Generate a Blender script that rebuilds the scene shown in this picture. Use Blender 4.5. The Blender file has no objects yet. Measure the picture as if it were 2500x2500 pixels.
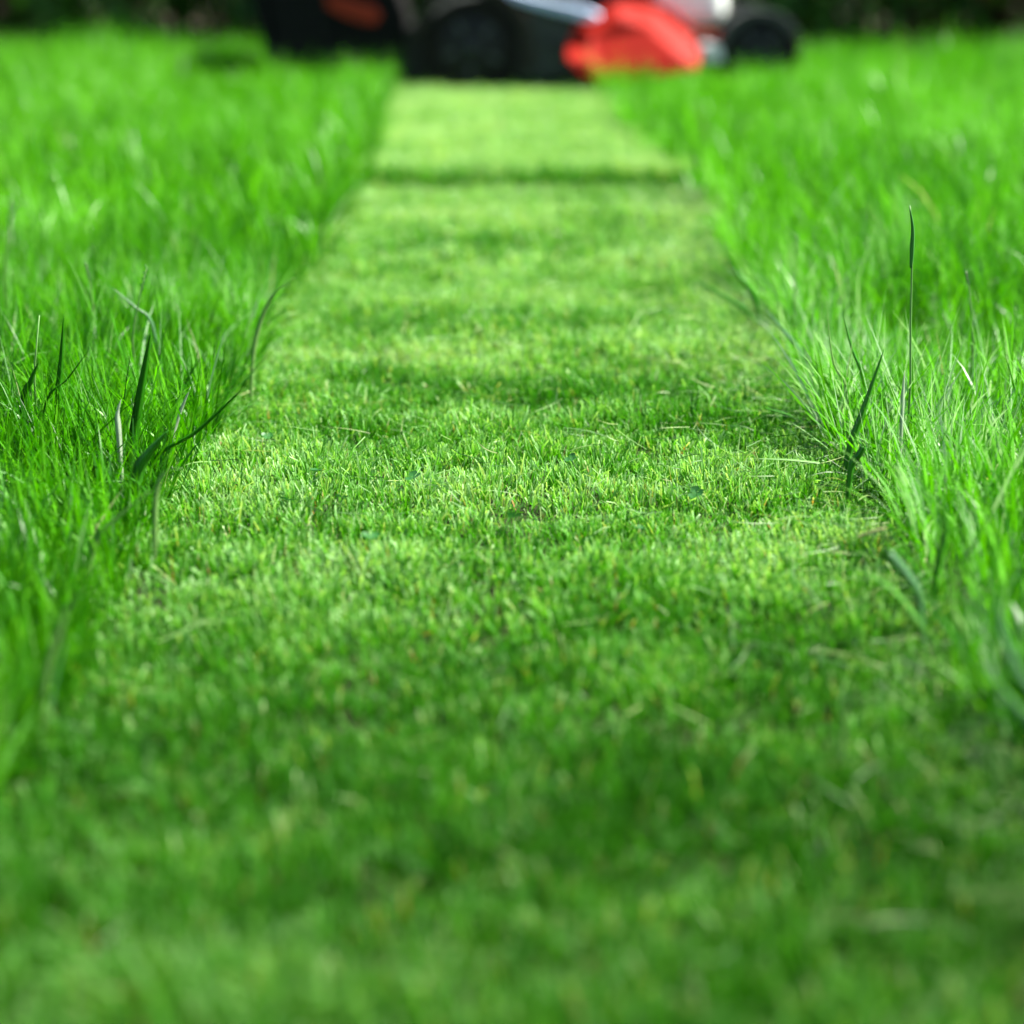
import bpy, bmesh, math, random
import numpy as np
from mathutils import Vector, Matrix

# ------------------------------------------------------------------ camera, sky, sun, exposure
scene = bpy.context.scene
C = scene.collection
random.seed(4)
RNG = np.random.default_rng(11)

CAM_H = 0.40                       # above the top of the mown grass (z = 0)
PITCH = math.radians(16.06)
YAW = math.radians(0.79)
FPX = 5000.0                       # focal length in pixels of a 2500 pixel frame
cam_d = bpy.data.cameras.new('camera')
cam = bpy.data.objects.new('camera', cam_d)
C.objects.link(cam)
cam.location = (0, 0, CAM_H)
cam.rotation_euler = (math.pi / 2 - PITCH, 0, -YAW)
cam_d.sensor_width = 36
cam_d.lens = 36 * FPX / 2500
cam_d.clip_start = 0.02
cam_d.clip_end = 600
cam_d.dof.use_dof = True
cam_d.dof.focus_distance = 1.585
cam_d.dof.aperture_fstop = 3.2
scene.camera = cam

SUN_AZ = math.radians(79)          # clockwise from +Y (the way the camera looks): from the right, a little behind the scene
SUN_EL = math.radians(55)
world = bpy.data.worlds.new('World')
scene.world = world
world.use_nodes = True
wn = world.node_tree
bg = wn.nodes['Background']
sky = wn.nodes.new('ShaderNodeTexSky')
sky.sky_type = 'NISHITA'
sky.sun_disc = False
sky.sun_elevation = SUN_EL
sky.sun_rotation = SUN_AZ
wn.links.new(sky.outputs['Color'], bg.inputs['Color'])
bg.inputs['Strength'].default_value = 0.055
sun_d = bpy.data.lights.new('sun', 'SUN')
sun_d.energy = 5.0
sun_d.angle = math.radians(2.0)      # thin high haze: soft-edged shadows
sun_d.color = (1.0, 0.95, 0.86)
sun = bpy.data.objects.new('sun', sun_d)
C.objects.link(sun)
sd = Vector((math.sin(SUN_AZ) * math.cos(SUN_EL), math.cos(SUN_AZ) * math.cos(SUN_EL), math.sin(SUN_EL)))
sun.rotation_euler = (-sd).to_track_quat('-Z', 'Y').to_euler()
sun.location = sd * 20
scene.view_settings.view_transform = 'Standard'
scene.view_settings.look = 'None'
scene.view_settings.gamma = 1
scene.view_settings.exposure = 2.3
scene.render.engine = 'CYCLES'
scene.cycles.max_bounces = 5
scene.cycles.diffuse_bounces = 3
scene.cycles.glossy_bounces = 2
scene.cycles.transmission_bounces = 4
scene.cycles.use_denoising = True
scene.cycles.adaptive_threshold = 0.02

# ------------------------------------------------------------------ helpers
def tag(o, label=None, cat=None, group=None, kind=None):
    if label: o['label'] = label
    if cat: o['category'] = cat
    if group: o['group'] = group
    if kind: o['kind'] = kind
    return o

fwd = Vector((math.sin(YAW) * math.cos(PITCH), math.cos(YAW) * math.cos(PITCH), -math.sin(PITCH)))
rgt = Vector((math.cos(YAW), -math.sin(YAW), 0))
upv = rgt.cross(fwd)
def at(px, py, Y):
    """a point of the photograph (2500 px) at the distance Y along the ground"""
    d = fwd + rgt * ((px - 1250) / FPX) - upv * ((py - 1250) / FPX)
    t = Y / d.y
    return Vector((d.x * t, Y, CAM_H + d.z * t))

def lattice(seed, n=64):
    return np.random.default_rng(seed).random((n, n))
LAT = {}
def noise(x, y, seed=0):
    if seed not in LAT: LAT[seed] = lattice(seed)
    g = LAT[seed]; n = g.shape[0]
    xi = np.floor(x).astype(int); yi = np.floor(y).astype(int)
    fx = x - xi; fy = y - yi
    fx = fx * fx * (3 - 2 * fx); fy = fy * fy * (3 - 2 * fy)
    a = g[xi % n, yi % n]; b = g[(xi + 1) % n, yi % n]
    c = g[xi % n, (yi + 1) % n]; d = g[(xi + 1) % n, (yi + 1) % n]
    return (a * (1 - fx) + b * fx) * (1 - fy) + (c * (1 - fx) + d * fx) * fy - 0.5   # -0.5 .. 0.5

SOIL = -0.024
STRIP_X = 0.032
def ground_z(x, y):
    x = np.asarray(x, float); y = np.asarray(y, float)
    near = np.clip(1 - np.abs(y - 3) / 9, 0, 1)
    w = 0.3 * noise(x * 2.0, y * 2.0, 1)
    hollow = -0.020 * np.exp(-((y - 3.34) / 0.10) ** 2) - 0.008 * np.clip((y - 3.4) / 0.2, 0, 1)
    lip = 0.019 / (1 + np.exp(-np.clip((y - 3.43) / 0.010, -50, 50))) * np.exp(-np.clip(y - 3.43, 0, 9) / 0.16)
    hollow = hollow + lip
    return SOIL + near * hollow + near * (0.012 * noise(x * 1.7 + 5, y * 4.6 + w, 2) + 0.010 * noise(x * 5 + 9, y * 9 + w, 3))
def strip_x(y):                                   # the pass wanders a little to one side half way along
    return STRIP_X + 0.042 * np.exp(-((np.asarray(y, float) - 3.4) / 0.8) ** 2)
def half_width(y):
    y = np.asarray(y, float)
    return 0.268 + 0.034 * noise(y * 3.1, y * 0 + 0.3, 4) + 0.030 * noise(y * 11, y * 0 + 0.7, 5)
def mown_h(x, y):
    h = 0.0215 + 0.008 * noise(x * 3.2, y * 8.5, 6) + 0.005 * noise(x * 14, y * 18, 7)
    step = 1 / (1 + np.exp(-(y - 3.42 - 0.05 * noise(x * 5, y * 0, 8)) / 0.012))
    return h + 0.004 * step
def field_end(x):
    return 6.55 - 0.16 * np.asarray(x, float)

# ------------------------------------------------------------------ materials
def new_mat(name):
    m = bpy.data.materials.new(name); m.use_nodes = True
    return m, m.node_tree.nodes, m.node_tree.links

def grass_mat(name, stops, rough=0.42, spec=0.4, trans=0.42, tcol=(1.25, 1.15, 0.5), tipmix=None):
    """blade material: colour by the blade's own random number, light passes through the leaf"""
    m, N, L = new_mat(name)
    pr = N['Principled BSDF']; out = N['Material Output']
    at_ = N.new('ShaderNodeAttribute'); at_.attribute_name = 'rnd'
    rp = N.new('ShaderNodeValToRGB')
    el = rp.color_ramp.elements
    while len(el) < len(stops): el.new(0.5)
    for e, (p, c) in zip(el, stops):
        e.position = p; e.color = (*c, 1)
    L.new(at_.outputs['Fac'], rp.inputs['Fac'])
    col = rp.outputs['Color']
    if tipmix:
        t_ = N.new('ShaderNodeAttribute'); t_.attribute_name = 'along'
        mr = N.new('ShaderNodeMapRange')
        mr.inputs['From Min'].default_value = tipmix[1]; mr.inputs['From Max'].default_value = tipmix[2]
        mr.inputs['To Max'].default_value = tipmix[3]
        L.new(t_.outputs['Fac'], mr.inputs['Value'])
        vr = N.new('ShaderNodeMapRange'); vr.inputs['From Min'].default_value = 0.30; vr.inputs['From Max'].default_value = 0.85
        vr.inputs['To Min'].default_value = 0.06; vr.inputs['To Max'].default_value = 1.0
        L.new(at_.outputs['Fac'], vr.inputs['Value'])
        mm = N.new('ShaderNodeMath'); mm.operation = 'MULTIPLY'
        L.new(mr.outputs['Result'], mm.inputs[0]); L.new(vr.outputs['Result'], mm.inputs[1])
        mx = N.new('ShaderNodeMix'); mx.data_type = 'RGBA'
        L.new(mm.outputs[0], mx.inputs['Factor'])
        L.new(col, mx.inputs['A']); mx.inputs['B'].default_value = (*tipmix[0], 1)
        col = mx.outputs['Result']
    L.new(col, pr.inputs['Base Color'])
    pr.inputs['Roughness'].default_value = rough
    pr.inputs['Specular IOR Level'].default_value = spec
    tr = N.new('ShaderNodeBsdfTranslucent')
    mul = N.new('ShaderNodeMix'); mul.data_type = 'RGBA'; mul.blend_type = 'MULTIPLY'
    mul.inputs['Factor'].default_value = 1
    L.new(col, mul.inputs['A']); mul.inputs['B'].default_value = (*tcol, 1)
    L.new(mul.outputs['Result'], tr.inputs['Color'])
    ms = N.new('ShaderNodeMixShader'); ms.inputs['Fac'].default_value = trans
    L.new(pr.outputs['BSDF'], ms.inputs[1]); L.new(tr.outputs['BSDF'], ms.inputs[2])
    L.new(ms.outputs['Shader'], out.inputs['Surface'])
    return m

def plain_mat(name, col, rough=0.5, metal=0.0, spec=0.5, var=0.25, scale=40, bump=0.0):
    """paint, rubber, plastic or metal with fine uneven tone, dust and roughness"""
    m, N, L = new_mat(name)
    pr = N['Principled BSDF']
    tc = N.new('ShaderNodeTexCoord')
    nz = N.new('ShaderNodeTexNoise'); nz.inputs['Scale'].default_value = scale; nz.inputs['Detail'].default_value = 6
    L.new(tc.outputs['Object'], nz.inputs['Vector'])
    rp = N.new('ShaderNodeValToRGB')
    lo = tuple(c * (1 - var) for c in col); hi = tuple(min(1, c * (1 + var)) for c in col)
    rp.color_ramp.elements[0].position = 0.3; rp.color_ramp.elements[0].color = (*lo, 1)
    rp.color_ramp.elements[1].position = 0.7; rp.color_ramp.elements[1].color = (*hi, 1)
    L.new(nz.outputs['Fac'], rp.inputs['Fac'])
    L.new(rp.outputs['Color'], pr.inputs['Base Color'])
    mr = N.new('ShaderNodeMapRange')
    mr.inputs['To Min'].default_value = max(0.05, rough - 0.1); mr.inputs['To Max'].default_value = min(1, rough + 0.12)
    L.new(nz.outputs['Fac'], mr.inputs['Value']); L.new(mr.outputs['Result'], pr.inputs['Roughness'])
    pr.inputs['Metallic'].default_value = metal
    pr.inputs['Specular IOR Level'].default_value = spec
    if bump:
        bp = N.new('ShaderNodeBump'); bp.inputs['Strength'].default_value = bump; bp.inputs['Distance'].default_value = 0.004
        L.new(nz.outputs['Fac'], bp.inputs['Height']); L.new(bp.outputs['Normal'], pr.inputs['Normal'])
    return m

def soil_mat(name, c0, c1, c2, scale):
    m, N, L = new_mat(name)
    pr = N['Principled BSDF']
    tc = N.new('ShaderNodeTexCoord')
    n1 = N.new('ShaderNodeTexNoise'); n1.inputs['Scale'].default_value = scale; n1.inputs['Detail'].default_value = 10
    n1.inputs['Roughness'].default_value = 0.7
    L.new(tc.outputs['Object'], n1.inputs['Vector'])
    rp = N.new('ShaderNodeValToRGB'); e = rp.color_ramp.elements; e.new(0.5)
    for q, (p, c) in zip(e, ((0.32, c0), (0.5, c1), (0.68, c2))):
        q.position = p; q.color = (*c, 1)
    L.new(n1.outputs['Fac'], rp.inputs['Fac']); L.new(rp.outputs['Color'], pr.inputs['Base Color'])
    pr.inputs['Roughness'].default_value = 0.95
    pr.inputs['Specular IOR Level'].default_value = 0.1
    bp = N.new('ShaderNodeBump'); bp.inputs['Strength'].default_value = 0.6; bp.inputs['Distance'].default_value = 0.01
    L.new(n1.outputs['Fac'], bp.inputs['Height']); L.new(bp.outputs['Normal'], pr.inputs['Normal'])
    return m

M = {}
M['tall'] = grass_mat('tall_grass_leaf', [(0.0, (0.009, 0.075, 0.0004)), (0.35, (0.031, 0.175, 0.0005)), (0.70, (0.088, 0.315, 0.001)),
                                          (0.86, (0.125, 0.330, 0.070)), (0.94, (0.24, 0.38, 0.20)), (1.0, (0.30, 0.29, 0.12))], rough=0.38, spec=0.22, trans=0.43,
                      tcol=(1.08, 1.25, 0.7))
M['mown'] = grass_mat('mown_grass_leaf', [(0.0, (0.011, 0.090, 0.0004)), (0.35, (0.030, 0.178, 0.0005)), (0.70, (0.064, 0.270, 0.002)),
                                          (0.90, (0.18, 0.33, 0.12)), (0.965, (0.28, 0.34, 0.10)), (1.0, (0.24, 0.13, 0.035))], rough=0.45, spec=0.15,
                      trans=0.42, tcol=(1.15, 1.2, 0.40), tipmix=((0.36, 0.57, 0.25), 0.60, 1.0, 0.92))
M['clip'] = grass_mat('cut_grass_clipping', [(0.0, (0.025, 0.085, 0.015)), (0.5, (0.06, 0.15, 0.03)), (0.85, (0.13, 0.24, 0.06)), (1.0, (0.28, 0.32, 0.13))],
                      rough=0.5, spec=0.35, trans=0.3, tcol=(1.1, 1.1, 0.6))
M['soil'] = soil_mat('lawn_soil', (0.008, 0.012, 0.004), (0.015, 0.028, 0.006), (0.028, 0.050, 0.010), 60)
M['bed'] = soil_mat('bed_soil', (0.008, 0.006, 0.004), (0.020, 0.014, 0.008), (0.040, 0.026, 0.014), 22)

# ------------------------------------------------------------------ blade builder (numpy, one mesh per mass of grass)
def build_blades(name, mat, x, y, L, w, lean_dir, lean, curl, rnd, seg=4, taper='point', z0=None, twist=None, wprof=None):
    n = len(x)
    t = np.linspace(0, 1, seg + 1)
    if z0 is None: z0 = ground_z(x, y) - 0.002
    if twist is None: twist = RNG.normal(0, 0.9, n)
    cx, cy = np.cos(lean_dir), np.sin(lean_dir)
    pos_r = np.zeros(n); pos_z = np.zeros(n)
    P = np.zeros((seg + 1, n, 3)); S = np.zeros((seg + 1, n, 3))
    for i in range(seg + 1):
        ph = lean + curl * t[i] ** 1.5
        if i:
            pm = lean + curl * ((t[i] + t[i - 1]) / 2) ** 1.5
            dt = t[i] - t[i - 1]
            pos_r = pos_r + np.sin(pm) * L * dt
            pos_z = pos_z + np.cos(pm) * L * dt
        P[i] = np.stack([x + cx * pos_r, y + cy * pos_r, z0 + pos_z], 1)
        tw = twist * (0.6 + 0.4 * t[i])
        # across the blade: mixes the level cross direction with the blade's own normal
        nx, ny, nz = cx * np.cos(ph), cy * np.cos(ph), -np.sin(ph)
        ct, st = np.cos(tw), np.sin(tw)
        S[i] = np.stack([-cy * ct + nx * st, cx * ct + ny * st, nz * st], 1)
    if taper == 'point':
        prof = (1 - t ** 2.2) * (0.72 + 0.28 * np.minimum(1, t * 3))
    else:
        prof = 0.85 + 0.15 * np.sin(t * math.pi)
        prof[-1] = 0.7
    if wprof is not None: prof = wprof
    point = taper == 'point'
    rows = seg if point else seg + 1
    nv = rows * 2 + (1 if point else 0)
    V = np.zeros((n, nv, 3)); A = np.zeros((n, nv))
    for i in range(rows):
        hw = (w * prof[i] / 2)[:, None]
        V[:, 2 * i] = P[i] - S[i] * hw; V[:, 2 * i + 1] = P[i] + S[i] * hw
        A[:, 2 * i:2 * i + 2] = t[i]
    if point: V[:, -1] = P[seg]; A[:, -1] = 1
    quads = [(2 * i, 2 * i + 1, 2 * i + 3, 2 * i + 2) for i in range(rows - 1)]
    tris = [(2 * rows - 2, 2 * rows - 1, 2 * rows)] if point else []
    base = (np.arange(n) * nv)[:, None]
    lq = (base + np.array(quads).ravel()[None, :])
    parts = [lq]; sizes = [4] * len(quads)
    if tris:
        parts.append(base + np.array(tris).ravel()[None, :]); sizes.append(3)
    loops = np.concatenate(parts, 1).ravel().astype(np.int32)
    tot = np.tile(np.array(sizes, np.int32), n)
    start = np.concatenate([[0], np.cumsum(tot)[:-1]]).astype(np.int32)
    me = bpy.data.meshes.new(name)
    me.vertices.add(n * nv); me.vertices.foreach_set('co', V.reshape(-1).astype(np.float32))
    me.loops.add(len(loops)); me.loops.foreach_set('vertex_index', loops)
    me.polygons.add(len(tot)); me.polygons.foreach_set('loop_start', start)
    try: me.polygons.foreach_set('loop_total', tot)
    except Exception: pass
    me.polygons.foreach_set('use_smooth', np.ones(len(tot), bool))
    a = me.attributes.new('rnd', 'FLOAT', 'POINT'); a.data.foreach_set('value', np.repeat(rnd, nv).astype(np.float32))
    a = me.attributes.new('along', 'FLOAT', 'POINT'); a.data.foreach_set('value', A.reshape(-1).astype(np.float32))
    me.update(calc_edges=True)
    me.materials.append(mat)
    o = bpy.data.objects.new(name, me); C.objects.link(o)
    return o

# ------------------------------------------------------------------ the ground, out to the horizon
def axis(lo, hi, fine_lo, fine_hi, step):
    a = list(np.arange(fine_lo, fine_hi + 1e-6, step))
    s = step; v = fine_lo
    left = []
    while v > lo:
        s *= 1.6; v -= s; left.append(v)
    s = step; v = fine_hi; right = []
    while v < hi:
        s *= 1.6; v += s; right.append(v)
    return np.array(left[::-1] + a + right)
gx = axis(-220, 220, -3.0, 3.0, 0.045); gy = axis(-220, 320, -0.5, 7.5, 0.045)
GX, GY = np.meshgrid(gx, gy)
GZ = ground_z(GX, GY)
gv = np.stack([GX.ravel(), GY.ravel(), GZ.ravel()], 1)
nx_, ny_ = len(gx), len(gy)
idx = np.arange(nx_ * ny_).reshape(ny_, nx_)
gf = np.stack([idx[:-1, :-1].ravel(), idx[:-1, 1:].ravel(), idx[1:, 1:].ravel(), idx[1:, :-1].ravel()], 1)
me = bpy.data.meshes.new('ground'); me.from_pydata(gv.tolist(), [], gf.tolist())
me.polygons.foreach_set('use_smooth', np.ones(len(gf), bool)); me.materials.append(M['soil'])
ground = bpy.data.objects.new('ground', me); C.objects.link(ground); tag(ground, kind='structure')

# dark planting bed behind the lawn
bm = bmesh.new()
bx_ = np.linspace(-6, 6, 121); by_ = np.linspace(0, 3.2, 34)
grid = []
for j, b in enumerate(by_):
    row = []
    for xx in bx_:
        yy = float(field_end(xx)) + 0.10 + b + 0.05 * float(noise(np.array(xx * 3), np.array(b * 3), 21))
        zz = float(ground_z(xx, yy)) + 0.004 + (0.035 * min(1, b / 0.25)) + 0.03 * (float(noise(np.array(xx * 9), np.array(b * 9), 22)) + 0.5) * min(1, b / 0.2)
        row.append(bm.verts.new((xx, yy, zz)))
    grid.append(row)
for j in range(len(by_) - 1):
    for i in range(len(bx_) - 1):
        bm.faces.new((grid[j][i], grid[j][i + 1], grid[j + 1][i + 1], grid[j + 1][i])).smooth = True
me = bpy.data.meshes.new('planting_bed'); bm.to_mesh(me); bm.free(); me.materials.append(M['bed'])
bed = bpy.data.objects.new('planting_bed', me); C.objects.link(bed); tag(bed, kind='structure')

# ------------------------------------------------------------------ tall uncut grass
MOWER_X0, MOWER_X1, MOWER_Y0, MOWER_Y1 = -0.60, 0.80, 5.36, 5.96
def in_strip(x, y, pad=0.0):
    c_ = strip_x(y)
    side = 0.024 * noise(y * 4.3, (x > c_) * 7.0 + 0.4, 9) - 0.026 * (x > c_) * np.clip((1.4 - y) / 0.3, 0, 1)
    return (np.abs(x - c_) < half_width(y) + pad + side) & (y < 5.9)
def view_half(y):                                  # how far the picture reaches to each side of the strip at a distance y
    return 0.262 * np.maximum(y, 0.3) + 0.05

def scatter(x0, x1, y0, y1, dens, keep):
    n = int((x1 - x0) * (y1 - y0) * dens)
    x = RNG.uniform(x0, x1, n); y = RNG.uniform(y0, y1, n)
    k = keep(x, y)
    return x[k], y[k]

def tall_patch(name, cx, cy, per, spread, hmul, wmin, wmax, seg, label):
    # tufts: every centre sends up several leaves that lean outwards
    x = np.repeat(cx, per); y = np.repeat(cy, per); n = len(x)
    a = RNG.uniform(0, 2 * math.pi, n); r = spread * np.sqrt(RNG.random(n))
    x = x + np.cos(a) * r; y = y + np.sin(a) * r
    k = ~in_strip(x, y)
    k &= ~((x > MOWER_X0) & (x < MOWER_X1) & (y > MOWER_Y0) & (y < MOWER_Y1))
    x, y, a, r = x[k], y[k], a[k], r[k]; n = len(x)
    hn = 1 + 0.50 * noise(x * 2.6, y * 2.6, 31) + 0.60 * noise(x * 9, y * 9, 32)
    nearness = np.clip((y - 1.5) / 1.3, 0, 1)
    L = 0.092 * (0.60 + 0.36 * nearness) * (1 - 0.25 * np.clip((x - 0.27) * 8, 0, 1) * np.clip((1.05 - x) * 5, 0, 1) * np.clip((y - 4.6) * 4, 0, 1)) * hn * hmul * np.clip(RNG.normal(0.95, 0.32, n), 0.35, 1.8)
    edge = np.abs(x - strip_x(y)) - half_width(y)
    wander = 2 * math.pi * (noise(x * 1.3, y * 1.3, 33) * 2)
    d = np.where(RNG.random(n) < 0.22, wander, a) + RNG.normal(0, 0.7, n)
    lean = np.abs(RNG.normal(0.08, 0.17, n)) + 0.16 * r / spread
    # leaves along the cut bend out over the mown strip
    at_edge = (edge < 0.05) & (RNG.random(n) < 0.16) & (y < 5.3)
    d = np.where(at_edge, np.where(x > strip_x(y), math.pi, 0) + RNG.normal(0, 0.8, n), d)
    lean = np.where(at_edge, lean + np.abs(RNG.normal(0.10, 0.2, n)), lean)
    curl = np.abs(RNG.normal(0.30, 0.36, n))
    curl = np.where(RNG.random(n) < 0.08, curl + 1.0, curl)
    w = wmin + (wmax - wmin) * RNG.random(n) ** 2.2
    fringe = (x > STRIP_X) & (edge < 0.075) & (y > 0.9) & (y < 2.6)
    L = np.where(fringe & (y < 1.75), L * 1.28, L)
    rnd = np.clip(0.42 + np.where(fringe, 0.10, 0) + 0.55 * noise(x * 3.3, y * 3.3, 34) + 0.35 * noise(x * 14, y * 14, 35) + RNG.normal(0, 0.24, n) + 0.24 * np.clip((y - 1.8) / 1.2, 0, 1), 0, 0.94)
    rnd = np.where((y > 2.4) & (RNG.random(n) < 0.9), np.minimum(rnd, RNG.uniform(0.66, 0.80, n)), rnd)
    rnd = np.where(RNG.random(n) < 0.006, RNG.uniform(0.95, 1, n), rnd)
    o = build_blades(name, M['tall'], x, y, L, w, d, lean, curl, rnd, seg)
    tag(o, label, 'grass', kind='stuff')
    return o, n

total = 0
near = lambda x, y: (np.abs(x - 0.03) < view_half(y) + 0.18) & ~in_strip(x, y, -0.01) & (RNG.random(len(x)) < 0.72 + 1.0 * noise(x * 11, y * 11, 41))
cx, cy = scatter(-1.0, 1.0, 0.55, 2.5, 8200, near)
o, n = tall_patch('uncut_grass', cx, cy, 8, 0.012, 1.0, 0.0010, 0.0042, 5, 'tall uncut green grass in focus on both sides of the mown strip'); total += n
far = lambda x, y: (np.abs(x - 0.03) < view_half(y) + 0.30) & (y < field_end(x)) & ~in_strip(x, y, -0.01) & (RNG.random(len(x)) < 0.72 + 1.0 * noise(x * 7, y * 7, 42))
cx, cy = scatter(-2.3, 2.3, 2.5, 6.8, 1900, far)
o, n = tall_patch('distant_uncut_grass', cx, cy, 8, 0.020, 1.0, 0.0024, 0.0066, 4, 'blurred tall green grass around and in front of the lawn mower'); total += n
rest = lambda x, y: (np.abs(x - 0.03) > view_half(y) + 0.16) & (y < field_end(x)) & ~in_strip(x, y, 0.0)
cx, cy = scatter(-3.4, 3.4, -0.8, 6.8, 420, rest)
o, n = tall_patch('outer_uncut_grass', cx, cy, 7, 0.035, 1.05, 0.005, 0.010, 3, 'tall green grass growing on beyond the sides of the picture'); total += n

# ------------------------------------------------------------------ the mown strip
def mown_patch(name, x, y, wmin, wmax, label, hm=1.0, seg=3):
    # shoots: each sends up a few leaves from one point
    x = np.repeat(x, 5); y = np.repeat(y, 5); n = len(x)
    a = RNG.uniform(0, 2 * math.pi, n); r = 0.0042 * np.sqrt(RNG.random(n))
    x = x + np.cos(a) * r; y = y + np.sin(a) * r
    tuft = 1 + 0.75 * noise(x * 38, y * 38, 55) + 0.5 * noise(x * 17, y * 17, 56)
    L = mown_h(x, y) * hm * (0.80 + 0.20 * np.clip(y - 2, 0, 1)) * np.clip(RNG.normal(1.0, 0.17, n), 0.4, 1.6) * (1 + (tuft - 1) * np.clip((3.6 - y) / 1.4, 0.35, 1)) * 1.05
    d = np.where(RNG.random(n) < 0.6, a, RNG.uniform(0, 2 * math.pi, n))
    lean = np.abs(RNG.normal(0.22, 0.24, n)); curl = np.abs(RNG.normal(0.25, 0.38, n))
    wisp = RNG.random(n) < 0.035
    L = np.where(wisp, L * 1.6, L); curl = np.where(wisp, curl + 0.9, curl)
    lay = RNG.random(n) < 0.07
    lean = np.where(lay, RNG.uniform(0.9, 1.35, n), lean)
    w = wmin + (wmax - wmin) * RNG.random(n) ** 2
    w = np.where(wisp, w * 0.6, w)
    rnd = np.clip(0.47 + 0.45 * noise(x * 2.2, y * 7.0, 52) + 0.45 * noise(x * 11, y * 16, 53) + RNG.normal(0, 0.17, n), 0, 0.93)
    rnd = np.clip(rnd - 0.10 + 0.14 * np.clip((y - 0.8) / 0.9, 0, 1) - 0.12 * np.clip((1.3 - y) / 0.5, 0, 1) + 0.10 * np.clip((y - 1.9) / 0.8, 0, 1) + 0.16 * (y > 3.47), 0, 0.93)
    row = (y > 3.415) & (y < 3.455)  # blades along the step coloured darker: shade of its front face painted in
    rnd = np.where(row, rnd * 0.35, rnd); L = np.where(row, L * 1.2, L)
    q = RNG.random(n)
    rnd = np.where(q < 0.012, 1.0, np.where(q < 0.035, 0.955, rnd))
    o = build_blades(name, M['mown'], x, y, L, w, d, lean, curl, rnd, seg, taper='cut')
    tag(o, label, 'grass', kind='stuff')
    return n
def strip_keep(x, y): return in_strip(x, y, 0.012) & (np.abs(x - 0.02) < view_half(y) + 0.3)
x, y = scatter(-0.32, 0.40, 0.45, 2.5, 36000, lambda x, y: strip_keep(x, y) & (RNG.random(len(x)) < 0.74 + 0.8 * noise(x * 24, y * 24, 54)))
total += mown_patch('mown_grass', x, y, 0.0007, 0.0019, 'short mown grass with pale cut tips along the middle of the lawn')
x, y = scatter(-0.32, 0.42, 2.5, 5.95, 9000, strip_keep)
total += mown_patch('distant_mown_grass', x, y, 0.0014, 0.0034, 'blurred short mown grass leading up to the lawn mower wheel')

# fine loose clippings, thickest along the side nearer the shade
nclip = 5200
cy_ = 3.2 - 2.5 * RNG.random(nclip) ** 1.5
side = RNG.random(nclip) < 0.62
cx_ = np.where(side, strip_x(cy_) + half_width(cy_) - np.abs(RNG.normal(0, 0.055, nclip)), STRIP_X + RNG.uniform(-0.25, 0.25, nclip))
Lc = RNG.uniform(0.010, 0.045, nclip)
o = build_blades('grass_clippings', M['clip'], cx_, cy_, Lc, RNG.uniform(0.0005, 0.0011, nclip), RNG.uniform(0, 6.28, nclip),
                 RNG.normal(1.45, 0.16, nclip), RNG.normal(0, 0.5, nclip), RNG.random(nclip), 4, 'point',
                 z0=ground_z(cx_, cy_) + mown_h(cx_, cy_) * RNG.uniform(0.55, 1.05, nclip))
tag(o, 'loose thin grass clippings lying on the mown strip', 'clippings', kind='stuff')

# ------------------------------------------------------------------ blades and stems that stand out
def leaf_mat(name, col, rough=0.4, spec=0.4, trans=0.35):
    m, N, L = new_mat(name)
    pr = N['Principled BSDF']; out = N['Material Output']
    tc = N.new('ShaderNodeTexCoord')
    mp = N.new('ShaderNodeMapping'); mp.inputs['Scale'].default_value = (900, 900, 20)
    L.new(tc.outputs['Object'], mp.inputs['Vector'])
    nz = N.new('ShaderNodeTexNoise'); nz.inputs['Scale'].default_value = 1; nz.inputs['Detail'].default_value = 4
    L.new(mp.outputs['Vector'], nz.inputs['Vector'])
    rp = N.new('ShaderNodeValToRGB')
    rp.color_ramp.elements[0].position = 0.3; rp.color_ramp.elements[0].color = (*[c * 0.75 for c in col], 1)
    rp.color_ramp.elements[1].position = 0.7; rp.color_ramp.elements[1].color = (*[min(1, c * 1.25) for c in col], 1)
    L.new(nz.outputs['Fac'], rp.inputs['Fac'])
    L.new(rp.outputs['Color'], pr.inputs['Base Color'])
    pr.inputs['Roughness'].default_value = rough; pr.inputs['Specular IOR Level'].default_value = spec
    tr = N.new('ShaderNodeBsdfTranslucent'); L.new(rp.outputs['Color'], tr.inputs['Color'])
    ms = N.new('ShaderNodeMixShader'); ms.inputs['Fac'].default_value = trans
    L.new(pr.outputs['BSDF'], ms.inputs[1]); L.new(tr.outputs['BSDF'], ms.inputs[2]); L.new(ms.outputs['Shader'], out.inputs['Surface'])
    return m
LM = {'dark': leaf_mat('dark_leaf', (0.022, 0.150, 0.004), 0.5, 0.10, 0.45), 'green': leaf_mat('green_leaf', (0.035, 0.19, 0.010)),
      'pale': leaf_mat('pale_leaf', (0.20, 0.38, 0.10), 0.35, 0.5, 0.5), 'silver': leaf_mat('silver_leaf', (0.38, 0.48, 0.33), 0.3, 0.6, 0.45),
      'blue': leaf_mat('blue_green_leaf', (0.09, 0.23, 0.09), 0.4, 0.4, 0.5), 'straw': leaf_mat('straw', (0.34, 0.36, 0.16), 0.5, 0.4),
      'stem': leaf_mat('stem_green', (0.10, 0.22, 0.05), 0.45, 0.4, 0.15), 'sheath': leaf_mat('sheath_green', (0.045, 0.20, 0.03), 0.45, 0.25, 0.4)}

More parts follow.
